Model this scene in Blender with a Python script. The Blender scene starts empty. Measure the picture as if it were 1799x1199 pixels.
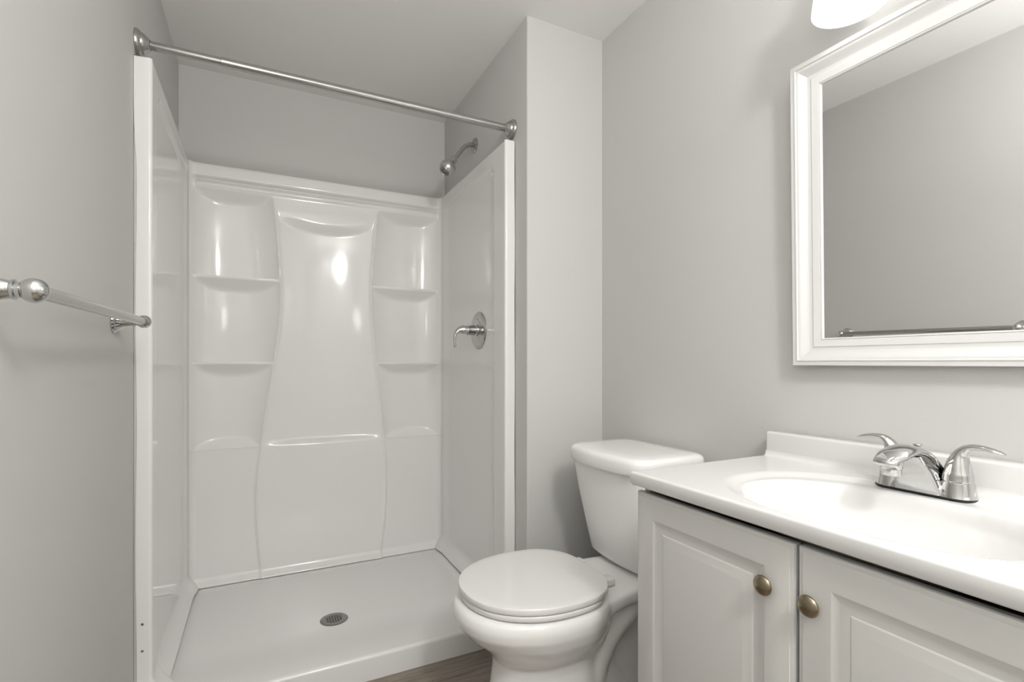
import bpy, bmesh, math, random
from mathutils import Vector, Matrix
R = math.radians
PI = math.pi

# ------------------------------------------------------------------ camera, world, exposure, fill lights
sc = bpy.context.scene
C = sc.collection
EYE = 1.075
cam_d = bpy.data.cameras.new('camera')
cam = bpy.data.objects.new('camera', cam_d); C.objects.link(cam)
cam.location = (0, 0, EYE)
cam.rotation_euler = (R(90), 0, R(-26.539))
cam_d.sensor_width = 36.0
cam_d.lens = 880.0 / 1799 * 36
cam_d.shift_y = 37.5 / 1799
cam_d.clip_start = 0.01
sc.camera = cam

sc.view_settings.view_transform = 'Standard'
sc.view_settings.look = 'None'
sc.view_settings.gamma = 1.0
sc.view_settings.use_curve_mapping = False
sc.view_settings.exposure = 1.09

W = bpy.data.worlds.new('world'); sc.world = W
W.use_nodes = True
W.node_tree.nodes['Background'].inputs[0].default_value = (1.0, 0.98, 0.95, 1)
W.node_tree.nodes['Background'].inputs[1].default_value = 1.0

# added fill light high behind the viewer, no fixture there
def globe(name, loc, r, power, col):
    l = bpy.data.lights.new(name, 'POINT'); l.shadow_soft_size = r; l.energy = power; l.color = col
    o = bpy.data.objects.new(name, l); C.objects.link(o); o.location = loc
    return o
globe('overhead_fill_light', (0.45, -0.60, 2.15), 0.12, 24.5, (1.0, 0.995, 0.985))
# two more added fills: a weak direct one, another bounced off the ceiling
globe('direct_fill_light', (0.0, -0.10, 1.5), 0.12, 2.2, (1.0, 1.0, 0.99))
def area(name, loc, rot, sx, sy, power, col=(1, 1, 1)):
    l = bpy.data.lights.new(name, 'AREA'); l.shape = 'RECTANGLE'; l.size = sx; l.size_y = sy
    l.energy = power; l.color = col
    o = bpy.data.objects.new(name, l); C.objects.link(o); o.location = loc; o.rotation_euler = rot
area('bounced_fill_light', (0.10, 0.2, 1.75), (R(180), 0, 0), 0.4, 0.4, 3.0, (1.0, 1.0, 0.99))  # added fill facing up, brightens the ceiling
LAMP_POWER = 0.5

# ------------------------------------------------------------------ room numbers
XL, XR, XS = -0.34, 1.295, 0.933       # left wall, vanity wall, inner face of the shower partition
YS, YB, YF = 1.735, 2.729, -1.3        # partition front, shower back wall, wall behind the viewer
ZC = 2.44

# ------------------------------------------------------------------ materials
def mat(name, col, rough=0.5, metal=0.0, spec=0.5, bump=None, coat=0.0, noise=None):
    m = bpy.data.materials.new(name); m.use_nodes = True
    nt = m.node_tree; b = nt.nodes['Principled BSDF']
    b.inputs['Base Color'].default_value = (*col, 1)
    b.inputs['Roughness'].default_value = rough
    b.inputs['Metallic'].default_value = metal
    b.inputs['Specular IOR Level'].default_value = spec
    b.inputs['Coat Weight'].default_value = coat
    b.inputs['Coat Roughness'].default_value = 0.03
    tc = nt.nodes.new('ShaderNodeTexCoord')
    if bump:
        n = nt.nodes.new('ShaderNodeTexNoise'); n.inputs['Scale'].default_value = bump[0]
        n.inputs['Detail'].default_value = 3
        nt.links.new(tc.outputs['Object'], n.inputs['Vector'])
        bp = nt.nodes.new('ShaderNodeBump'); bp.inputs['Strength'].default_value = bump[1]
        bp.inputs['Distance'].default_value = bump[2]
        nt.links.new(n.outputs['Fac'], bp.inputs['Height'])
        nt.links.new(bp.outputs['Normal'], b.inputs['Normal'])
    if noise:
        n = nt.nodes.new('ShaderNodeTexNoise'); n.inputs['Scale'].default_value = noise[0]
        nt.links.new(tc.outputs['Object'], n.inputs['Vector'])
        mr = nt.nodes.new('ShaderNodeMapRange')
        mr.inputs['To Min'].default_value = max(0.0, rough - noise[1])
        mr.inputs['To Max'].default_value = rough + noise[1]
        nt.links.new(n.outputs['Fac'], mr.inputs['Value'])
        nt.links.new(mr.outputs['Result'], b.inputs['Roughness'])
    return m

M_wall = mat('wall_paint', (0.600, 0.594, 0.577), 0.62, spec=0.3, bump=(160, 0.10, 0.002))
M_ceil = mat('ceiling_paint', (0.90, 0.892, 0.872), 0.75, spec=0.25, bump=(140, 0.10, 0.002))
M_acryl = mat('shower_acrylic', (0.825, 0.818, 0.803), 0.10, spec=0.5, noise=(3, 0.02))
M_pan = mat('shower_pan_acrylic', (0.79, 0.783, 0.769), 0.16, spec=0.5, noise=(3, 0.02))
M_ceram = mat('ceramic', (0.87, 0.864, 0.85), 0.07, spec=0.5, noise=(4, 0.01))
M_seat = mat('seat_plastic', (0.80, 0.79, 0.77), 0.16, spec=0.5, noise=(4, 0.02))
M_marble = mat('cultured_marble', (0.735, 0.732, 0.722), 0.10, spec=0.5, noise=(3, 0.02))
M_cab = mat('cabinet_paint', (0.63, 0.622, 0.60), 0.36, spec=0.45, bump=(300, 0.03, 0.001))
M_dark = mat('cabinet_shadow_interior', (0.05, 0.048, 0.045), 0.8, noise=(5, 0.05))
M_frame = mat('mirror_frame_paint', (0.70, 0.696, 0.687), 0.25, spec=0.5, noise=(5, 0.03))
M_chrome = mat('chrome', (0.60, 0.60, 0.595), 0.05, 1.0, noise=(6, 0.015))
M_nickel = mat('brushed_nickel', (0.46, 0.455, 0.445), 0.17, 1.0, noise=(8, 0.03))
M_steel = mat('drain_steel', (0.26, 0.255, 0.245), 0.34, 1.0, noise=(20, 0.06))
M_bronze = mat('antique_bronze', (0.33, 0.28, 0.195), 0.20, 1.0, noise=(20, 0.04))
M_black = mat('black_rubber', (0.015, 0.015, 0.015), 0.6, noise=(10, 0.05))
M_mirror = mat('mirror_glass', (0.93, 0.935, 0.93), 0.0, 1.0)
M_trim = mat('trim_paint', (0.80, 0.79, 0.77), 0.35, noise=(5, 0.03))

def mat_glow(name, col, strength, rough=0.4):
    m = mat(name, col, rough, noise=(6, 0.03))
    b = m.node_tree.nodes['Principled BSDF']
    b.inputs['Emission Color'].default_value = (1.0, 0.985, 0.965, 1)
    b.inputs['Emission Strength'].default_value = strength
    return m
M_shade = mat_glow('lit_frosted_glass', (0.80, 0.80, 0.79), 0.42)
M_bulb = mat_glow('lit_bulb', (0.9, 0.9, 0.9), LAMP_POWER * 8)

def wood_floor():
    m = bpy.data.materials.new('vinyl_plank_floor'); m.use_nodes = True
    nt = m.node_tree; N = nt.nodes; L = nt.links; b = N['Principled BSDF']
    tc = N.new('ShaderNodeTexCoord')
    mp = N.new('ShaderNodeMapping'); mp.inputs['Rotation'].default_value = (0, 0, R(0))
    L.new(tc.outputs['Object'], mp.inputs['Vector'])
    br = N.new('ShaderNodeTexBrick'); br.offset = 0.37
    br.inputs['Scale'].default_value = 1.0
    br.inputs['Brick Width'].default_value = 1.22; br.inputs['Row Height'].default_value = 0.18
    br.inputs['Mortar Size'].default_value = 0.0012; br.inputs['Mortar Smooth'].default_value = 0.2
    br.inputs['Color1'].default_value = (0.285, 0.243, 0.205, 1); br.inputs['Color2'].default_value = (0.235, 0.200, 0.168, 1)
    br.inputs['Mortar'].default_value = (0.07, 0.055, 0.045, 1)
    L.new(mp.outputs['Vector'], br.inputs['Vector'])
    mp2 = N.new('ShaderNodeMapping'); mp2.inputs['Scale'].default_value = (2.2, 34, 1)
    L.new(tc.outputs['Object'], mp2.inputs['Vector'])
    n = N.new('ShaderNodeTexNoise'); n.inputs['Scale'].default_value = 2.2; n.inputs['Detail'].default_value = 8
    n.inputs['Roughness'].default_value = 0.65; n.inputs['Distortion'].default_value = 0.6
    L.new(mp2.outputs['Vector'], n.inputs['Vector'])
    cr = N.new('ShaderNodeValToRGB')
    cr.color_ramp.elements[0].position = 0.32; cr.color_ramp.elements[0].color = (0.50, 0.48, 0.46, 1)
    cr.color_ramp.elements[1].position = 0.68; cr.color_ramp.elements[1].color = (1.30, 1.28, 1.25, 1)
    L.new(n.outputs['Fac'], cr.inputs['Fac'])
    mx = N.new('ShaderNodeMix'); mx.data_type = 'RGBA'; mx.blend_type = 'MULTIPLY'; mx.inputs[0].default_value = 0.85
    L.new(br.outputs['Color'], mx.inputs[6]); L.new(cr.outputs['Color'], mx.inputs[7])
    L.new(mx.outputs[2], b.inputs['Base Color'])
    b.inputs['Roughness'].default_value = 0.42
    bp = N.new('ShaderNodeBump'); bp.inputs['Strength'].default_value = 0.15; bp.inputs['Distance'].default_value = 0.001
    L.new(n.outputs['Fac'], bp.inputs['Height']); L.new(bp.outputs['Normal'], b.inputs['Normal'])
    return m
M_floor = wood_floor()

# ------------------------------------------------------------------ helpers
def obj(name, bm, m, parent=None, label=None, smooth=35, recalc=True):
    if recalc:
        bmesh.ops.recalc_face_normals(bm, faces=bm.faces[:])
    me = bpy.data.meshes.new(name); bm.to_mesh(me); bm.free()
    if smooth:
        me.shade_smooth(); me.set_sharp_from_angle(angle=R(smooth))
    me.materials.append(m)
    o = bpy.data.objects.new(name, me); C.objects.link(o)
    if parent:
        off = parent.location if parent.parent is None else Vector((0, 0, 0))
        o.parent = parent; o.matrix_parent_inverse = Matrix.Translation(-off)
    if label: o['label'] = label
    return o
def thing(name, label, cat, loc, group=None):
    o = bpy.data.objects.new(name, None); C.objects.link(o); o.location = loc
    o.empty_display_size = 0.05
    o['label'] = label; o['category'] = cat
    if group: o['group'] = group
    return o
def struct(name, bm, m, parent=None, smooth=35):
    o = obj(name, bm, m, parent, smooth=smooth)
    if not parent: o['kind'] = 'structure'
    return o
def new(): return bmesh.new()
def box(bm, x0, x1, y0, y1, z0, z1, bev=0, seg=3):
    r = bmesh.ops.create_cube(bm, size=1.0)
    vs = r['verts']
    for v in vs:
        v.co = Vector((x0 + (v.co.x + .5) * (x1 - x0), y0 + (v.co.y + .5) * (y1 - y0), z0 + (v.co.z + .5) * (z1 - z0)))
    if bev:
        es = list({e for v in vs for e in v.link_edges})
        bmesh.ops.bevel(bm, geom=es, offset=bev, segments=seg, profile=0.5, affect='EDGES')
    return bm
def rings(bm, rs, cap0=True, cap1=True, closed=True):
    """skin a list of equally long vertex rings"""
    V = [[bm.verts.new(p) for p in r] for r in rs]
    n = len(V[0])
    for a, b in zip(V[:-1], V[1:]):
        for i in range(n if closed else n - 1):
            j = (i + 1) % n
            bm.faces.new((a[i], a[j], b[j], b[i]))
    if cap0 and closed: bm.faces.new(list(reversed(V[0])))
    if cap1 and closed: bm.faces.new(V[-1])
    return V
def lathe(bm, prof, origin=(0, 0, 0), axis=(0, 0, 1), seg=40, cap0=True, cap1=True):
    """prof: list of (radius, distance along axis)"""
    q = Vector((0, 0, 1)).rotation_difference(Vector(axis).normalized())
    o = Vector(origin); rs = []
    for r, h in prof:
        r = max(r, 1e-5)
        rs.append([o + q @ Vector((r * math.cos(2 * PI * i / seg), r * math.sin(2 * PI * i / seg), h)) for i in range(seg)])
    rings(bm, rs, cap0, cap1)
    return bm
def smooth_path(pts, rad, n=6):
    """Catmull-Rom through points (and their radii tuples)"""
    P = [Vector(p) for p in pts]; out = []; ro = []
    for i in range(len(P) - 1):
        p0 = P[max(i - 1, 0)]; p1 = P[i]; p2 = P[i + 1]; p3 = P[min(i + 2, len(P) - 1)]
        for k in range(n):
            t = k / n
            out.append(0.5 * ((2 * p1) + (-p0 + p2) * t + (2 * p0 - 5 * p1 + 4 * p2 - p3) * t * t + (-p0 + 3 * p1 - 3 * p2 + p3) * t ** 3))
            s = t
            ro.append(tuple(a + (b - a) * s for a, b in zip(rad[i], rad[i + 1])))
    out.append(P[-1]); ro.append(rad[-1])
    return out, ro
def tube(bm, pts, rad, side=(0, 1, 0), seg=24, n=6, round_end=False):
    """sweep an ellipse (half width along side, half height across it) along a smoothed path"""
    rad = [r if isinstance(r, tuple) else (r, r) for r in rad]
    P, Q = smooth_path(pts, rad, n) if n > 1 else ([Vector(p) for p in pts], rad)
    rs = []
    for i, p in enumerate(P):
        t = (P[min(i + 1, len(P) - 1)] - P[max(i - 1, 0)]).normalized()
        s = Vector(side); s = (s - t * s.dot(t)).normalized(); u = t.cross(s)
        rs.append([p + s * (Q[i][0] * math.cos(2 * PI * k / seg)) + u * (Q[i][1] * math.sin(2 * PI * k / seg)) for k in range(seg)])
    if round_end:
        p = P[-1]; t = (P[-1] - P[-2]).normalized(); last = rs[-1]; rr = min(Q[-1])
        for a in (30, 60, 80):
            rs.append([p + t * rr * math.sin(R(a)) + (q - p) * math.cos(R(a)) for q in last])
    rings(bm, rs)
    return bm
def grid(bm, us, vs, f):
    V = [[bm.verts.new(f(u, v)) for u in us] for v in vs]
    for a, b in zip(V[:-1], V[1:]):
        for i in range(len(us) - 1):
            bm.faces.new((a[i], a[i + 1], b[i + 1], b[i]))
    return V
def lin(a, b, n): return [a + (b - a) * i / (n - 1) for i in range(n)]
def ss(t):
    t = min(1.0, max(0.0, t)); return t * t * (3 - 2 * t)
def interp(tab, z):
    if z <= tab[0][0]: return tab[0][1]
    for (a, va), (b, vb) in zip(tab[:-1], tab[1:]):
        if z <= b:
            return va + (vb - va) * (z - a) / (b - a)
    return tab[-1][1]
def spline_tab(tab):
    """densify a table with Catmull-Rom so that curves read smooth"""
    P = [(z, x, 0) for z, x in tab]
    out, _ = smooth_path(P, [(0,)] * len(P), 8)
    return [(p.x, p.y) for p in out]
def rounded_rect(x0, x1, y0, y1, r, z, seg=8, bow=0.0):
    """plan outline; the x0 side bows outwards by bow"""
    pts = []
    for cx, cy, a0 in ((x1 - r, y1 - r, 0), (x0 + r, y1 - r, 90), (x0 + r, y0 + r, 180), (x1 - r, y0 + r, 270)):
        for k in range(seg + 1):
            a = R(a0 + 90 * k / seg)
            pts.append([cx + r * math.cos(a), cy + r * math.sin(a)])
        if a0 == 90:
            for k in range(1, 10): pts.append([x0, y1 - r + (y0 - y1 + 2 * r) * k / 10])
    ym = (y0 + y1) / 2; hy = (y1 - y0) / 2
    out = []
    for x, y in pts:
        t = (x1 - x) / (x1 - x0)
        out.append(Vector((x - bow * t * max(0.0, 1 - ((y - ym) / hy) ** 2), y, z)))
    return out

# ------------------------------------------------------------------ the room
T = 0.1
struct('floor', box(new(), XL - T, XR + T, YF - T - 1.2, YB + T, -0.1, 0.0), M_floor, smooth=0)
struct('ceiling', box(new(), XL - T, XR + T, YF - T, YB + T, ZC, ZC + 0.1), M_ceil, smooth=0)
struct('wall_left', box(new(), XL - T, XL, YF - T, YB + T, 0, ZC), M_wall, smooth=0)
struct('wall_right', box(new(), XR, XR + T, YF - T, YB + T, 0, ZC), M_wall, smooth=0)
struct('wall_back', box(new(), XL, XR, YB, YB + T, 0, ZC), M_wall, smooth=0)
bm = new(); box(bm, XS, XR + 0.03, YS, YB + 0.03, -0.02, ZC + 0.02)
es = [e for e in bm.edges if all(abs(v.co.x - XS) < 1e-4 and abs(v.co.y - YS) < 1e-4 for v in e.verts)]
bmesh.ops.bevel(bm, geom=es, offset=0.006, segments=4, profile=0.5, affect='EDGES')
struct('wall_partition', bm, M_wall)
bm = new()
box(bm, XL, 0.02, YF - T, YF, 0, ZC); box(bm, 0.88, XR, YF - T, YF, 0, ZC); box(bm, 0.02, 0.88, YF - T, YF, 2.1, ZC)
struct('wall_front', bm, M_wall, smooth=0)
bm = new()
for a, b, c, d in ((-0.06, 0.02, 0, 2.18), (0.88, 0.96, 0, 2.18), (0.02, 0.88, 2.1, 2.18)):
    box(bm, a, b, YF, YF + 0.018, c, d, 0.004)
box(bm, 0.02, 0.88, YF - 0.06, YF - 0.02, 0.01, 2.1)
for z0, z1 in ((0.2, 0.95), (1.1, 1.95)):
    for y0, y1 in ((0.12, 0.41), (0.49, 0.78)): box(bm, y0, y1, YF - 0.022, YF - 0.012, z0, z1, 0.006)
struct('door_1', bm, M_trim)

# ------------------------------------------------------------------ shower pan
CX, IN = 0.2965, 0.59        # shower centre line and half width inside the surround
DR = (0.259, 2.115)          # drain
pan = thing('shower_pan', 'low white acrylic shower pan with a raised front curb, on the wood floor', 'shower pan', (CX, 2.2, 0))
def pan_z(x, y):
    zf = 0.044 + 0.004 * min(1.0, math.hypot(x - DR[0], y - DR[1]) / 0.6)
    d = min(x - (XL + 0.045), (XS - 0.083) - x, 2.637 - y)
    if y > 1.83:
        zf = zf + (0.053 - zf) * (1 - ss((d + 0.004) / 0.034))
    k = 1 - ss((y - 1.700) / 0.36)
    zf = zf + (0.084 - zf) * k
    # rounded outer edge of the curb
    e = y - 1.727
    if e < 0.012: zf -= 0.012 - math.sqrt(max(0.0, 0.012 ** 2 - (0.012 - e) ** 2))
    return zf
bm = new()
xs = lin(XL + 0.002, XS - 0.002, 90)
ys = [1.727, 1.7272, 1.728, 1.729, 1.731, 1.733, 1.736, 1.739] + lin(1.745, 2.70, 90)
V = grid(bm, xs, ys, lambda x, y: (x, y, pan_z(x, y)))
bot = [bm.verts.new((v.co.x, v.co.y, 0.0)) for v in V[0]]
for i in range(len(xs) - 1): bm.faces.new((bot[i], bot[i + 1], V[0][i + 1], V[0][i]))
for side in (0, -1):
    col = [r[side] for r in V]; b2 = [bm.verts.new((v.co.x, v.co.y, 0.0)) for v in col]
    for i in range(len(col) - 1): bm.faces.new((col[i], col[i + 1], b2[i + 1], b2[i]))
obj('basin', bm, M_pan, pan)
# drain: flat ring with a square grid over a dark sump
dz = pan_z(*DR) + 0.0006
dr = obj('drain', lathe(new(), [(0.031, 0.0003), (0.0325, 0.0012), (0.051, 0.0014), (0.0535, 0.0)], (DR[0], DR[1], dz), seg=48, cap0=False, cap1=False), M_steel, pan, 'round steel drain strainer with square holes')
obj('sump', lathe(new(), [(0.0, 0.0002), (0.034, 0.0002)], (DR[0], DR[1], dz), seg=40, cap0=False, cap1=False), M_black, dr)
bm = new()
for k in range(-3, 4):
    o_ = k * 0.0098 + 0.0
    h = math.sqrt(max(0.0, 0.033 ** 2 - o_ ** 2))
    box(bm, DR[0] + o_ - 0.0016, DR[0] + o_ + 0.0016, DR[1] - h, DR[1] + h, dz + 0.0006, dz + 0.0012)
    box(bm, DR[0] - h, DR[0] + h, DR[1] + o_ - 0.0016, DR[1] + o_ + 0.0016, dz + 0.0006, dz + 0.0013)
obj('strainer_grid', bm, M_steel, dr, smooth=0)
obj('screw', lathe(new(), [(0.0035, 0.0), (0.003, 0.001), (0.0, 0.0014)], (DR[0] - 0.043, DR[1], dz + 0.0012), seg=12), M_steel, dr)

# ------------------------------------------------------------------ shower surround
sur = thing('shower_surround', 'glossy white three-wall shower surround with moulded shelves, in the alcove', 'shower surround', (CX, YB, 0.06))
YP = 2.662                                   # front plane of the back panel
ZT, Z0 = 1.985, 0.056
XA, XB = CX - IN, CX + IN
LB = spline_tab([(0.05, 0.003), (0.138, -0.006), (0.276, -0.018), (0.411, -0.022), (0.546, -0.016), (0.634, -0.006), (0.812, 0.014), (1.05, 0.050), (1.234, 0.074), (1.356, 0.081), (1.501, 0.079), (1.717, 0.066), (1.801, 0.057), (1.99, 0.04)])
RB = spline_tab([(0.05, 0.553), (0.138, 0.563), (0.235, 0.574), (0.384, 0.583), (0.585, 0.582), (0.718, 0.570), (0.982, 0.543), (1.182, 0.523), (1.378, 0.512), (1.508, 0.512), (1.667, 0.523), (1.808, 0.535), (1.99, 0.55)])
SH = (1.475, 1.078)
LEDGE = 0.672
D = 0.040
def back_d(x, z):
    """how far the moulding lies behind the front plane"""
    l, r = interp(LB, z), interp(RB, z)
    d = 0.0
    top = 1.872
    if x < l or x > r:                        # shelf columns
        inner = l - x if x < l else x - r
        if z > LEDGE:
            c0, c1 = (XA + 0.014, l - 0.004) if x < l else (r + 0.004, XB - 0.014)
            t = min(1.0, abs(2 * (x - c0) / (c1 - c0) - 1))
            dx = D * (1 - t ** 3.2)                       # hollow of the column
            for zb, zt in ((SH[0], top), (SH[1], SH[0] - 0.012), (LEDGE, SH[1] - 0.012)):
                if zb < z < zt:
                    du = 0.80 * (zt - z)                  # sloped underside of the shelf above
                    if zb == LEDGE: du = min(du, 0.9 * (z - zb))
                    h = max(0.0, 0.010 - abs(dx - du)) / 0.010
                    d = max(0.0, min(dx, du) - h * h * 0.0025)
                    break
        else:
            d = 0.005 * ss(inner / 0.012)
    else:                                     # waisted centre panel
        w = (r - l) / 2; u = abs(x - (l + r) / 2) / w
        zc = 1.812 - 0.045 * (1 - u * u)
        if z > LEDGE:
            v = ss((zc - z) / 0.055) * ss((z - LEDGE + 0.002) / 0.032)
            d = 0.026 * v * (1 - u ** 2.4)
        else:
            d = 0.0
    if z < 1.86:                              # fine ridge along both edges of the centre panel
        for e in (l, r):
            d -= 0.0040 * math.exp(-((x - e) / 0.006) ** 2)
    # top: flat lip, groove, bullnose
    if z > 1.86:
        fl = ss((x - XA - 0.012) / 0.02) * ss((XB - 0.012 - x) / 0.02)
        d += fl * (0.021 * math.exp(-((z - 1.914) / 0.0085) ** 2) - 0.006 * math.exp(-((z - 1.888) / 0.010) ** 2))
    if z > ZT - 0.010:
        q = z - (ZT - 0.010); d += 0.010 - math.sqrt(max(0.0, 0.010 ** 2 - q * q))
    # kick at the foot
    k = (0.096 - z) / 0.036
    if k > 0: d -= 0.026 * min(1.0, ss(k * 0.5 + 0.0) * 2)
    # coved corners
    s = min(x - XA, XB - x); rc = 0.028
    if s < rc: d -= rc - math.sqrt(max(0.0, rc * rc - (rc - s) ** 2))
    return d
bm = new()
xs = [XA + 0.0002, XA + 0.001, XA + 0.003] + lin(XA + 0.006, XB - 0.006, 236) + [XB - 0.003, XB - 0.001, XB - 0.0002]
zs = lin(Z0, 0.11, 16) + lin(0.125, 0.655, 60)
zs += lin(0.664, 1.06, 72) + [1.0655, 1.0662, 1.07, 1.0778, 1.0785]
zs += lin(1.085, 1.458, 66) + [1.4625, 1.4632, 1.47, 1.4748, 1.4755] + lin(1.482, 1.86, 64) + lin(1.864, 1.972, 34) + [1.975, 1.978, 1.981, 1.983, 1.9845, 1.985]
V = grid(bm, xs, zs, lambda x, z: (x, YP + back_d(x, z), z))
cap = [bm.verts.new((v.co.x, YB - 0.001, ZT)) for v in V[-1]]
for i in range(len(xs) - 1): bm.faces.new((V[-1][i], V[-1][i + 1], cap[i + 1], cap[i]))
bp = obj('back_panel', bm, M_acryl, sur, smooth=50, recalc=False)
def shelf(x0, x1, zt):
    bm = new(); th = 0.011; n = 24
    top, low = [], []
    for i in range(n + 1):
        t = i / n; x = x0 + (x1 - x0) * t
        y = YP - 0.002 + 0.030 * abs(2 * t - 1) ** 7
        top.append((x, y)); 
    rs = []
    for dy, dzz in ((0.004, 0.0), (0.001, -0.0015), (0.0, -0.004), (0.001, -th + 0.002), (0.006, -th)):
        rs.append([Vector((x, y + dy, zt + dzz)) for x, y in top])
    rs.insert(0, [Vector((x, YP + D + 0.002, zt)) for x, y in top])
    rs.append([Vector((x, YP + D * 0.5, zt - th - 0.002)) for x, y in top])
    rings(bm, rs, closed=False)
    return bm
for zt in SH:
    obj('shelf', shelf(XA + 0.010, interp(LB, zt) - 0.012, zt), M_acryl, bp)
    obj('shelf', shelf(interp(RB, zt) + 0.012, XB - 0.010, zt), M_acryl, bp)

def side_panel(sgn, y_front, y_field):
    """sgn +1: panel on the left wall looking right; -1: panel on the partition"""
    wall = XL + 0.002 if sgn > 0 else XS - 0.002
    face = XA if sgn > 0 else XB
    def off(y, z):
        d = 0.0
        # recessed field: rounded rectangle
        a = y - y_field; b = 1.925 - z; rr = 0.05
        if a < rr and b < rr: q = rr - math.hypot(rr - a, rr - b)
        else: q = min(a, b)
        d += 0.011 * ss(q / 0.022) * (1 - ss((y - 2.55) / 0.09))
        k = (0.135 - z) / 0.075
        if k > 0: d -= 0.040 * ss(k * 0.5) * 2 if k < 1 else 0.04
        if z > ZT - 0.008:
            q = z - (ZT - 0.008); d += 0.008 - math.sqrt(max(0.0, 0.008 ** 2 - q * q))
        return d
    bm = new()
    zs = lin(0.06, 0.14, 14) + lin(0.16, 1.86, 60) + lin(1.87, 1.972, 24) + [1.977, 1.980, 1.9825, 1.984, 1.985]
    r0 = 0.009
    prof = [('f', 0.0), ('f', 0.55), ('f', 1.0)] + [('c', a) for a in (15, 30, 45, 60, 75, 90)] + [('y', y) for y in lin(y_front + r0 + 0.004, y_field - 0.004, 6) + lin(y_field, y_field + 0.06, 16) + lin(y_field + 0.075, 2.655, 30) + [2.663]]
    rs = []
    for z in zs:
        row = []
        gap = 0.0045 * (1 - ss((z - 1.66) / 0.12)) + 0.0012 * math.sin(z * 9) if sgn > 0 else 0.001 + 0.001 * math.sin(z * 11)
        w = wall + sgn * gap
        for kind, t in prof:
            if kind == 'f':
                x = w + (face - sgn * r0 - w) * t; y = y_front + (0.004 * (1 - t) if sgn > 0 else 0)
            elif kind == 'c':
                x = face - sgn * r0 + sgn * r0 * math.sin(R(t)); y = y_front + r0 - r0 * math.cos(R(t))
                x -= sgn * min(0, off(y, z)) * ss(t / 90) * 1.0 if z < 0.14 else 0
                if z > ZT - 0.008: x -= sgn * off(y, z) * 0
            else:
                x = face - sgn * off(t, z); y = t
            row.append(Vector((x, y, z)))
        rs.append(row)
    last = rs[-1]
    rs.append([Vector((wall, p.y, ZT)) for p in last])
    rings(bm, rs, closed=False)
    return bm
obj('side_panel', side_panel(1, 1.822, 1.912), M_acryl, sur, 'left glossy white side panel', smooth=50)
obj('side_panel', side_panel(-1, 1.838, 1.948), M_acryl, sur, 'right glossy white side panel', smooth=50)
bm = new(); box(bm, XL + 0.0003, XL + 0.0075, 1.8285, 1.845, 0.085, 1.76, 0.002)
obj('caulk_strip', bm, M_wall, sur, 'thin wall-coloured caulk strip')
screws = [(-0.318, 0.295), (-0.318, 0.215)]
for x, z in screws:
    obj('screw_head', lathe(new(), [(0.004, 0.0), (0.0035, 0.0012), (0.0, 0.0018)], (x, 1.8245, z), (0, -1, 0), seg=12), M_steel, sur)


# ------------------------------------------------------------------ shower curtain rod
YR, ZR = 1.862, 2.043
rod = thing('shower_curtain_rod', 'straight metal tension curtain rod across the top of the shower', 'curtain rod', (CX, YR, ZR - 0.04))
obj('outer_tube', lathe(new(), [(0.0125, -0.001), (0.0152, 0.0), (0.0154, 0.004), (0.0148, 0.006), (0.0148, 1.03)], (-0.116, YR, ZR), (1, 0, 0)), M_nickel, rod)
obj('inner_tube', lathe(new(), [(0.0130, 0.0), (0.0130, 0.24)], (XL + 0.01, YR, ZR), (1, 0, 0)), M_nickel, rod)
fl = [(0.0395, 0.0), (0.040, 0.004), (0.037, 0.010), (0.031, 0.015), (0.0305, 0.019), (0.027, 0.024), (0.022, 0.028), (0.0195, 0.033), (0.0150, 0.036)]
obj('flange', lathe(new(), fl, (XL, YR, ZR), (1, 0, 0), cap1=False), M_nickel, rod)
obj('flange', lathe(new(), fl, (XS, YR, ZR), (-1, 0, 0), cap1=False), M_nickel, rod)

# ------------------------------------------------------------------ shower head on its arm
sh = thing('shower_sprayer', 'small round metal shower head on a bent arm, above the right shower wall', 'shower head', (XS, 2.272, 2.10))
YA, ZA = 2.272, 2.136
obj('wall_flange', lathe(new(), [(0.036, 0.0), (0.036, 0.003), (0.031, 0.008), (0.020, 0.012), (0.013, 0.014)], (XS, YA, ZA), (-1, 0, 0), cap1=False), M_nickel, sh)
hd = Vector((-0.60, -0.10, -0.79)).normalized()
p_end = Vector((0.829, YA, 2.052))
obj('arm', tube(new(), [(XS, YA, ZA), (0.910, YA, ZA), (0.888, YA, ZA - 0.010), (0.866, YA, ZA - 0.031), tuple(p_end)], [0.0112] * 5), M_nickel, sh)
neck = p_end
obj('ball_joint', lathe(new(), [(0.0125, -0.004), (0.0155, 0.0), (0.0165, 0.012), (0.016, 0.022), (0.0185, 0.030)], tuple(neck), tuple(hd), cap1=False), M_chrome, sh)
hb = neck + hd * 0.024
prof = [(0.0165, 0.0), (0.0185, 0.006)] + [(0.0385 * math.cos(R(a)), 0.041 + 0.0385 * math.sin(R(a))) for a in range(-55, 46, 10)] + [(0.0262, 0.0700), (0.0250, 0.0685), (0.0240, 0.0665), (0.0, 0.0655)]
head = obj('spray_head', lathe(new(), prof, tuple(hb), tuple(hd), cap0=True, cap1=False), M_chrome, sh)
bm = new(); q = Vector((0, 0, 1)).rotation_difference(hd)
for rr, n_ in ((0.007, 6), (0.0135, 11), (0.0200, 16)):
    for k in range(n_):
        a = 2 * PI * k / n_
        lathe(bm, [(0.0021, 0.0), (0.0018, 0.003), (0.0, 0.0032)], tuple(hb + hd * 0.0660 + q @ Vector((rr * math.cos(a), rr * math.sin(a), 0))), tuple(hd), seg=8)
obj('nozzles', bm, M_black, head, 'black spray nozzles')

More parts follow.
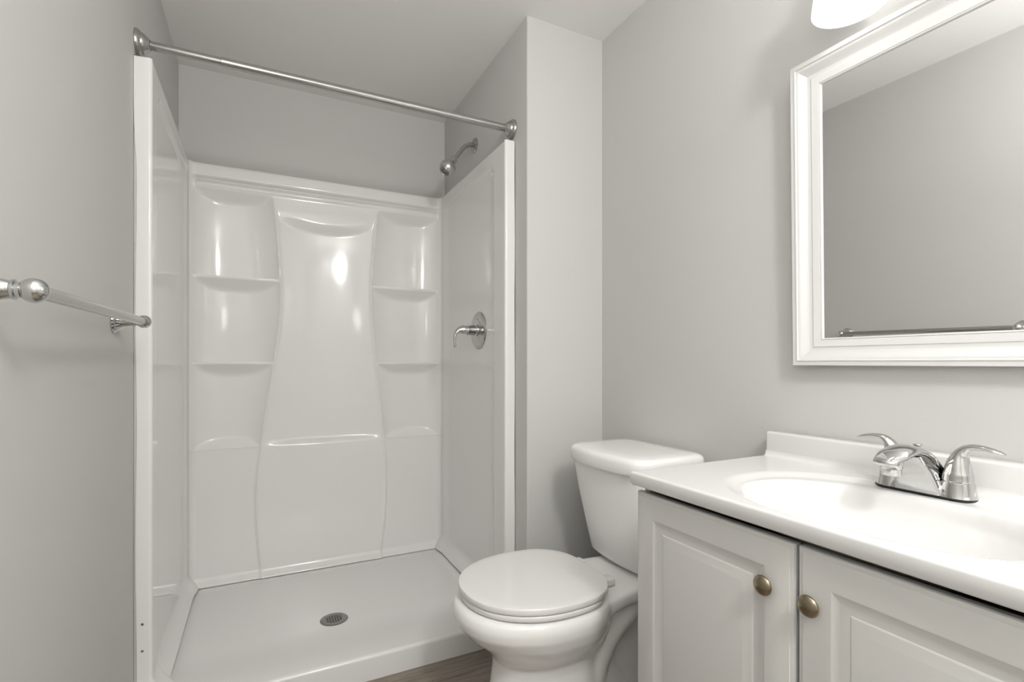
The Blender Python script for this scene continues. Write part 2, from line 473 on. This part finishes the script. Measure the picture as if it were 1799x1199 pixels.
# ------------------------------------------------------------------ shower valve
sv = thing('shower_valve', 'round chrome shower valve plate with a lever handle, on the right shower panel', 'shower valve', (XB, 2.137, 1.14))
VY, VZ = 2.137, 1.222
xw = XB + 0.0115
obj('escutcheon', lathe(new(), [(0.086, 0.0), (0.0865, 0.003), (0.084, 0.0065), (0.078, 0.0085), (0.062, 0.0115), (0.058, 0.0105), (0.052, 0.0125), (0.030, 0.0150)], (xw, VY, VZ), (-1, 0, 0), seg=56), M_nickel, sv)
sl = obj('sleeve', lathe(new(), [(0.027, 0.008), (0.027, 0.020), (0.0235, 0.022), (0.0225, 0.056), (0.0235, 0.058), (0.0235, 0.060)], (xw, VY, VZ), (-1, 0, 0)), M_chrome, sv)
obj('lever_handle', tube(new(), [(xw - 0.060, VY, VZ), (xw - 0.080, VY, VZ + 0.001), (xw - 0.103, VY, VZ - 0.004), (xw - 0.118, VY, VZ - 0.022), (xw - 0.121, VY, VZ - 0.048), (xw - 0.119, VY, VZ - 0.074)],
    [(0.0235, 0.0215), (0.022, 0.020), (0.0165, 0.0135), (0.011, 0.0075), (0.010, 0.006), (0.010, 0.0065)], n=8, round_end=True), M_chrome, sv)

# ------------------------------------------------------------------ towel bar on the left wall
XT, ZB, ZE = -0.275, 1.172, 1.181
tb = thing('towel_bar', 'polished chrome towel bar with ball-shaped ends, on the left wall', 'towel bar', (XL, 1.24, ZB))
YN, YE = 0.893, 1.598
obj('bar', lathe(new(), [(0.0100, 0.0), (0.0100, YE - YN)], (XT, YN, ZB), (0, YE - YN, ZE - ZB), seg=32), M_nickel, tb, 'satin metal bar')
ball = [(0.0, -0.0168)] + [(0.0168 * math.cos(R(a)), 0.0168 * math.sin(R(a))) for a in range(-75, 90, 15)] + [(0.0, 0.0168)]
for y, zb in ((YN, ZB), (YE, ZE)):
    pst = obj('post', lathe(new(), [(0.030, 0.0), (0.031, 0.003), (0.029, 0.006), (0.0265, 0.0065), (0.0265, 0.009), (0.024, 0.012), (0.0185, 0.020), (0.0145, 0.030), (0.0122, 0.040), (0.0118, 0.042), (0.0135, 0.0435), (0.0135, 0.0465), (0.0105, 0.0475), (0.0105, 0.052)], (XL, y, zb), (1, 0, 0), seg=40), M_chrome, tb)
    obj('ball_end', lathe(new(), ball, (XT, y, zb), (1, 0, 0), seg=40), M_chrome, pst)

# ------------------------------------------------------------------ toilet
TY = 1.335
toi = thing('toilet', 'white two-piece toilet with the lid closed, between the shower and vanity', 'toilet', (0.9, TY, 0))
def egg(xc, af, ab, hw, z, eb=2.4, n=64, ef=2.1):
    out = []
    for i in range(n):
        a = 2 * PI * i / n; c, s = math.cos(a), math.sin(a)
        e = eb if c > 0 else ef
        x = (ab if c > 0 else af) * (abs(c) ** (2 / e)) * (1 if c > 0 else -1)
        y = hw * (abs(s) ** (2 / e)) * (1 if s > 0 else -1)
        out.append(Vector((xc + x, TY + y, z)))
    return out
bm = new()
sec = [  # z, front x, back x, half width, centre x
    (0.000, 0.582, 1.150, 0.134, 0.82), (0.020, 0.583, 1.148, 0.132, 0.82), (0.100, 0.600, 1.06, 0.120, 0.79), (0.175, 0.612, 1.00, 0.116, 0.77),
    (0.205, 0.612, 0.98, 0.122, 0.77), (0.228, 0.597, 0.97, 0.142, 0.765), (0.260, 0.566, 0.965, 0.170, 0.76), (0.295, 0.525, 0.97, 0.192, 0.76),
    (0.330, 0.496, 0.965, 0.207, 0.755), (0.355, 0.490, 0.965, 0.211, 0.755), (0.374, 0.495, 0.965, 0.207, 0.755), (0.383, 0.505, 0.96, 0.198, 0.755), (0.386, 0.520, 0.95, 0.185, 0.755)]
rings(bm, [egg(xc, xc - xf, xb - xc, hw, z) for z, xf, xb, hw, xc in sec])
# deck that carries the tank
dk = []
for x, hw, z0, z1 in ((0.80, 0.16, 0.32, 0.380), (0.90, 0.165, 0.325, 0.384), (0.98, 0.150, 0.335, 0.386), (1.08, 0.135, 0.335, 0.388), (1.18, 0.130, 0.33, 0.390), (1.262, 0.130, 0.33, 0.390)):
    ring = []
    zc, hz = (z0 + z1) / 2, (z1 - z0) / 2
    for i in range(24):
        a = 2 * PI * i / 24; c, s = math.cos(a), math.sin(a)
        ring.append(Vector((x, TY + hw * abs(c) ** 0.35 * (1 if c > 0 else -1), zc + hz * abs(s) ** 0.35 * (1 if s > 0 else -1))))
    dk.append(ring)
rings(bm, dk)
# web under the deck, foot and trapway
box(bm, 0.80, 1.13, TY - 0.070, TY + 0.070, 0.0, 0.345)
box(bm, 0.78, 1.17, TY - 0.120, TY + 0.120, 0.0, 0.028)
for s in (-1, 1):
    y = TY + s * 0.066
    tube(bm, [(1.13, y, 0.345), (1.06, y, 0.325), (1.00, y, 0.285), (0.950, y, 0.225), (0.915, y, 0.155), (0.900, y, 0.08), (0.895, y, 0.005)], [(0.050, 0.050), (0.058, 0.060), (0.060, 0.056), (0.052, 0.044), (0.050, 0.042), (0.052, 0.042), (0.054, 0.044)], seg=24)
    tube(bm, [(0.70, TY + s * 0.04, 0.19), (0.78, y - s * 0.006, 0.15), (0.82, y - s * 0.004, 0.09), (0.83, y - s * 0.004, 0.02)], [0.05, 0.045, 0.04, 0.04], seg=18)
bowl = obj('bowl', bm, M_ceram, toi, smooth=0)
rm = bowl.modifiers.new('fuse', 'REMESH'); rm.mode = 'VOXEL'; rm.voxel_size = 0.0055; rm.use_smooth_shade = True
sm = bowl.modifiers.new('soften', 'SMOOTH'); sm.factor = 0.5; sm.iterations = 6
# seat and lid
def slab(xf, xb, hw, z0, z1, r, dome=0.0):
    rs = []
    for o_, z in ((r, z0), (r * 0.3, z0 + r * 0.3), (0, z0 + r), (0, z1 - r), (r * 0.13, z1 - r * 0.5), (r * 0.4, z1 - r * 0.16), (r, z1), (r + 0.02, z1 + dome * 0.4), (r + 0.07, z1 + dome * 0.9), (r + 0.12, z1 + dome)):
        rs.append(egg(0.747, 0.747 - xf - o_, xb - 0.747 - o_, hw - o_, z, eb=2.75))
    bm = new(); rings(bm, rs); return bm
obj('seat', slab(0.514, 0.93, 0.204, 0.3885, 0.4045, 0.0045), M_seat, toi)
obj('seat_lid', slab(0.511, 0.942, 0.2055, 0.4060, 0.4255, 0.0045, 0.001), M_seat, toi)
for s in (-1, 1):
    obj('hinge', box(new(), 0.928, 0.975, TY + s * 0.078 - 0.02, TY + s * 0.078 + 0.02, 0.386, 0.410, 0.006), M_seat, toi)
# tank
TC = 1.358
bm = new()
rs = []
for z, xf, hy, bw in ((0.391, 1.10, 0.132, 0.015), (0.396, 1.083, 0.150, 0.018), (0.412, 1.070, 0.162, 0.020), (0.50, 1.055, 0.175, 0.024), (0.62, 1.035, 0.190, 0.028), (0.735, 1.02, 0.203, 0.03)):
    rs.append(rounded_rect(xf, 1.272, TC - hy, TC + hy, 0.045, z, bow=bw))
rings(bm, rs)
obj('tank', bm, M_ceram, toi)
bm = new(); rs = []
for o_, z in ((0.010, 0.728), (0.003, 0.731), (0.0, 0.736), (-0.001, 0.764), (0.001, 0.771), (0.005, 0.777), (0.011, 0.7805), (0.020, 0.7825), (0.06, 0.784)):
    rs.append(rounded_rect(1.003 + o_, 1.280 - o_, TC - 0.214 + o_, TC + 0.194 - o_, 0.05 - min(o_, 0.02) * 0.5, z, bow=0.034))
rings(bm, rs)
obj('tank_lid', bm, M_ceram, toi)

# ------------------------------------------------------------------ vanity cabinet
VY0, VY1 = 0.135, 0.926
VM = 0.530
van = thing('vanity_cabinet', 'pale grey two-door vanity cabinet with raised panels, on the right wall', 'vanity cabinet', (1.04, VM, 0))
bm = new()
box(bm, 0.806, 1.29, VY1 - 0.028, VY1 - 0.012, 0.0, 0.788); box(bm, 0.806, 1.29, VY0 + 0.012, VY0 + 0.028, 0.0, 0.788)
box(bm, 0.86, 0.875, VY0 + 0.028, VY1 - 0.028, 0.0, 0.10); box(bm, 0.806, 1.29, VY0 + 0.028, VY1 - 0.028, 0.10, 0.116)
box(bm, 1.275, 1.29, VY0 + 0.028, VY1 - 0.028, 0.116, 0.788)
box(bm, 0.815, 0.835, 0.52, 0.54, 0.116, 0.60)
obj('carcass', bm, M_cab, van, smooth=0)
XD = 0.787
def door_mesh(y0, y1, z0, z1):
    """front at x = XD, looking towards -x; nested rectangles make the routed raised panel"""
    bm = new(); th = 0.018
    steps = [(0.0, th), (0.0, 0.007), (0.0015, 0.0035), (0.004, 0.0025), (0.0075, 0.0022), (0.0085, 0.0006), (0.0105, 0.0),
             (0.054, 0.0), (0.0552, 0.0004), (0.068, 0.0045), (0.0705, 0.0050), (0.080, 0.0050), (0.0812, 0.0045), (0.0835, 0.0038), (0.085, 0.0036), (0.097, 0.0012), (0.0985, 0.0008), (0.100, 0.0006)]
    prev = None
    for ins, dep in steps:
        r = [bm.verts.new((XD + dep, y, z)) for y, z in ((y0 + ins, z0 + ins), (y1 - ins, z0 + ins), (y1 - ins, z1 - ins), (y0 + ins, z1 - ins))]
        if prev:
            for i in range(4): bm.faces.new((prev[i], prev[(i + 1) % 4], r[(i + 1) % 4], r[i]))
        else: bm.faces.new(list(reversed(r)))
        prev = r
    bm.faces.new(prev)
    return bm
def knob(y, z, parent):
    prof = [(0.0095, 0.0), (0.0090, 0.0015), (0.0080, 0.0030), (0.0085, 0.0050), (0.0130, 0.0068), (0.0165, 0.0085), (0.0176, 0.0105), (0.0174, 0.0120), (0.0155, 0.0145), (0.0115, 0.0165), (0.0060, 0.0178), (0.0, 0.0182)]
    obj('knob', lathe(new(), prof, (XD, y, z), (-1, 0, 0), seg=40, cap1=False), M_bronze, parent, 'round antique bronze knob')
d1 = obj('door', door_mesh(0.5330, 0.922, 0.105, 0.774), M_cab, van, 'left raised-panel door', smooth=20)
d2 = obj('door', door_mesh(0.138, 0.5270, 0.105, 0.774), M_cab, van, 'right raised-panel door', smooth=20)
knob(0.583, 0.688, d1); knob(0.502, 0.687, d2)

# ------------------------------------------------------------------ vanity top with moulded basin
vt = thing('sink_counter', 'glossy white one-piece vanity top with an oval basin, on the vanity cabinet', 'vanity top', (1.04, VM, 0.79))
ZV, XV = 0.82, 0.772
BX, BY = 0.975, VM - 0.022
def top_z(x, y):
    z = ZV
    # shallow outer shell, then the bowl
    q = ((abs(x - 0.995) / 0.205) ** 2.3 + (abs(y - BY) / 0.285) ** 2.3) ** (1 / 2.3)
    z -= 0.007 * ss((1.0 - q) / 0.13)
    q2 = ((abs(x - BX) / 0.165) ** 2.1 + (abs(y - BY) / 0.235) ** 2.1) ** (1 / 2.1)
    if q2 < 1.04:
        t = max(0.0, (1.04 - q2))
        z -= 0.115 * (1 - (1 - min(1, t / 1.04)) ** 2.6) * ss(t / 0.12)
    # cove up to the backsplash
    c = 1.246 - x; rc = 0.014
    if c < rc:
        c = max(0, c); z += rc - math.sqrt(max(0.0, rc * rc - (rc - c) ** 2))
    # rounded rim
    e = min(x - XV, VY1 - y, y - VY0); r = 0.005
    if e < r and c > 0.0: z -= r - math.sqrt(max(0.0, r * r - (r - max(e, 0)) ** 2))
    return z
bm = new()
ed = [0.0, 0.0003, 0.001, 0.002, 0.0035, 0.005]
xs = [XV + e for e in ed] + lin(XV + 0.012, 1.228, 112) + [1.232, 1.235, 1.238, 1.241, 1.243, 1.2445, 1.2455, 1.246]
ys = [VY0 + e for e in ed] + lin(VY0 + 0.012, VY1 - 0.012, 170) + [VY1 - e for e in reversed(ed)]
V = grid(bm, xs, ys, lambda x, y: (x, y, top_z(x, y)))
rim = [V[0][i] for i in range(len(xs))] ; 
def skirt(line, dirv):
    b = [bm.verts.new((v.co.x, v.co.y, 0.7935)) for v in line]
    c = [bm.verts.new((v.co.x + dirv[0] * 0.003, v.co.y + dirv[1] * 0.003, 0.790)) for v in line]
    d = [bm.verts.new((v.co.x + dirv[0] * 0.02, v.co.y + dirv[1] * 0.02, 0.790)) for v in line]
    for p, q in ((line, b), (b, c), (c, d)):
        for i in range(len(line) - 1): bm.faces.new((p[i], p[i + 1], q[i + 1], q[i]))
skirt([r[0] for r in V], (1, 0)); skirt(V[0], (0, 1)); skirt(V[-1], (0, -1))
obj('counter', bm, M_marble, vt, smooth=45)
zd = top_z(BX, BY)
obj('sink_drain', lathe(new(), [(0.0225, -0.0005), (0.0225, 0.0015), (0.0190, 0.0025), (0.0175, 0.0010), (0.0150, 0.0015), (0.0140, 0.0050), (0.0080, 0.0065), (0.0, 0.0068)], (BX, BY, zd + 0.001), seg=36, cap1=False), M_chrome, vt, 'round chrome pop-up drain')
obj('backsplash', box(new(), 1.246, 1.290, VY0, VY1, 0.815, 0.885, 0.006, 4), M_marble, vt)

# ------------------------------------------------------------------ faucet
fa = thing('faucet', 'chrome two-handle centerset faucet with a low arched spout, on the white vanity top', 'faucet', (1.19, VM, 0.815))
FX, FZ = 1.190, 0.8165
def stadium(hx, hy, z, n=20):
    out = []
    for s in (1, -1):
        for k in range(n + 1):
            a = (0 if s > 0 else PI) + PI * k / n
            out.append(Vector((FX + hx * math.cos(a), VM + s * (hy - hx) + hx * math.sin(a), z)))
    return out
bm = new(); rings(bm, [stadium(0.0290, 0.0860, FZ - 0.001), stadium(0.0290, 0.0860, FZ + 0.0022)]); obj('gasket', bm, M_black, fa, 'thin black gasket')
bm = new(); rings(bm, [stadium(0.0285, 0.0850, FZ + 0.002), stadium(0.0275, 0.0835, FZ + 0.006), stadium(0.0245, 0.0800, FZ + 0.015), stadium(0.0200, 0.0750, FZ + 0.021)]); obj('base_plate', bm, M_chrome, fa)
for s in (-1, 1):
    hy = VM + s * 0.0545
    bell = obj('hub', lathe(new(), [(0.0295, 0.002), (0.0285, 0.006), (0.0262, 0.020), (0.0250, 0.030), (0.0235, 0.0315), (0.0235, 0.0335)], (FX, hy, FZ), seg=40), M_chrome, fa)
    h0 = FZ + 0.0335
    obj('handle', tube(new(), [(FX, hy, h0), (FX, hy, h0 + 0.012), (FX, hy + s * 0.001, h0 + 0.032), (FX, hy + s * 0.005, h0 + 0.050), (FX, hy + s * 0.017, h0 + 0.0635), (FX - 0.001, hy + s * 0.037, h0 + 0.0665), (FX - 0.002, hy + s * 0.057, h0 + 0.063), (FX - 0.003, hy + s * 0.068, h0 + 0.0595)],
        [(0.0245, 0.0245), (0.0235, 0.0235), (0.0195, 0.0185), (0.0150, 0.0120), (0.0115, 0.0068), (0.0105, 0.0050), (0.0105, 0.0040), (0.0050, 0.0022)], side=(1, 0, 0), n=8, round_end=True), M_chrome, bell)
# spout: arched hood with a wedge-shaped body below
spt = obj('spout', tube(new(), [(1.214, VM, FZ + 0.008), (1.206, VM, FZ + 0.030), (1.184, VM, FZ + 0.057), (1.152, VM, FZ + 0.079), (1.115, VM, FZ + 0.087), (1.075, VM, FZ + 0.080), (1.045, VM, FZ + 0.070)],
    [(0.038, 0.010), (0.035, 0.011), (0.032, 0.012), (0.030, 0.012), (0.029, 0.0120), (0.027, 0.011), (0.019, 0.007)], n=8, round_end=True), M_chrome, fa)
bm = new(); rs = []
for z, xf, xb, hy in ((FZ + 0.003, 1.157, 1.214, 0.040), (FZ + 0.02, 1.152, 1.207, 0.0365), (FZ + 0.045, 1.140, 1.190, 0.0315), (FZ + 0.062, 1.122, 1.17, 0.027), (FZ + 0.078, 1.105, 1.145, 0.023)):
    rs.append(rounded_rect(xf, xb, VM - hy, VM + hy, 0.006, z, seg=4))
rings(bm, rs); obj('spout_body', bm, M_chrome, fa)
obj('aerator', lathe(new(), [(0.0150, 0.0), (0.0162, 0.001), (0.0162, 0.012), (0.0175, 0.013), (0.0185, 0.024), (0.0170, 0.034)], (1.072, VM, FZ + 0.044), seg=36), M_chrome, spt)
obj('lift_rod', lathe(new(), [(0.0035, 0.0), (0.0035, 0.070), (0.0050, 0.072), (0.0060, 0.083), (0.0085, 0.088), (0.0080, 0.0895), (0.0, 0.090)], (1.222, VM + 0.026, FZ - 0.001), seg=24, cap1=False), M_chrome, fa)

# ------------------------------------------------------------------ framed mirror
MY0, MY1, MZ0, MZ1 = 0.203, 0.856, 1.067, 1.850
mir = thing('mirror', 'rectangular wall mirror in a wide white moulded frame, above the faucet', 'mirror', (XR, VM, MZ0))
bm = new()
prof = [(0.0, 0.0), (0.0, 0.020), (0.0015, 0.0225), (0.0135, 0.0225), (0.0145, 0.0240), (0.0165, 0.0240), (0.0185, 0.0215)]
for k in range(1, 11):                                   # cove
    t = k / 10; prof.append((0.0185 + 0.036 * t, 0.0215 - 0.011 * math.sin(PI * 0.5 * t) ** 1.4))
prof += [(0.0575, 0.0118), (0.076, 0.0085), (0.0775, 0.0070), (0.0790, 0.0085), (0.0815, 0.0078), (0.0830, 0.0035)]
prof = [(a * 0.845, b * 1.18) for a, b in prof]
prev = None
for ins, dep in prof:
    x = XR - dep
    r = [bm.verts.new((x, y, z)) for y, z in ((MY0 + ins, MZ0 + ins), (MY1 - ins, MZ0 + ins), (MY1 - ins, MZ1 - ins), (MY0 + ins, MZ1 - ins))]
    if prev:
        for i in range(4): bm.faces.new((prev[i], prev[(i + 1) % 4], r[(i + 1) % 4], r[i]))
    prev = r
obj('frame', bm, M_frame, mir, smooth=25)
obj('glass', box(new(), XR - 0.005, XR - 0.001, MY0 + 0.067, MY1 - 0.067, MZ0 + 0.067, MZ1 - 0.067), M_mirror, mir, 'mirror glass', smooth=0)

mir.location.x -= 0.0055; mir.rotation_euler = (0, -0.0158, 0.012)       # hangs leaning slightly forward

# ------------------------------------------------------------------ vanity light above the mirror
LZ = 1.885
vl = thing('vanity_light', 'lit wall light with frosted white glass shades, above the mirror', 'wall light', (XR, VM, 2.03))
obj('back_plate', box(new(), XR - 0.022, XR, VM - 0.22, VM + 0.22, 2.05, 2.16, 0.006), M_nickel, vl)
for s in (-1, 1):
    y = VM + s * 0.148; x = 1.197
    obj('arm', tube(new(), [(XR - 0.01, y, 2.105), (XR - 0.06, y, 2.108), (x, y, 2.085), (x, y, 2.05)], [0.008] * 4), M_nickel, vl)
    obj('socket', lathe(new(), [(0.022, 0.0), (0.024, 0.01), (0.020, 0.04), (0.008, 0.05)], (x, y, 2.015)), M_nickel, vl)
    shd = obj('shade', lathe(new(), [(0.0565, 0.1300), (0.0575, 0.1310), (0.0590, 0.1300), (0.0745, 0.004), (0.0745, 0.0), (0.0715, 0.001), (0.0565, 0.1300)], (x, y, LZ), seg=48, cap0=False, cap1=False), M_shade, vl, 'frosted white glass shade')
    b_ = [(0.010, 0.075), (0.013, 0.060), (0.022, 0.045), (0.028, 0.025)] + [(0.028 * math.cos(R(a)), 0.025 - 0.028 * math.sin(R(a))) for a in (20, 40, 60, 80)] + [(0.0, -0.003)]
    obj('bulb', lathe(new(), b_, (x, y, LZ + 0.055), seg=24, cap1=False), M_bulb, vl)
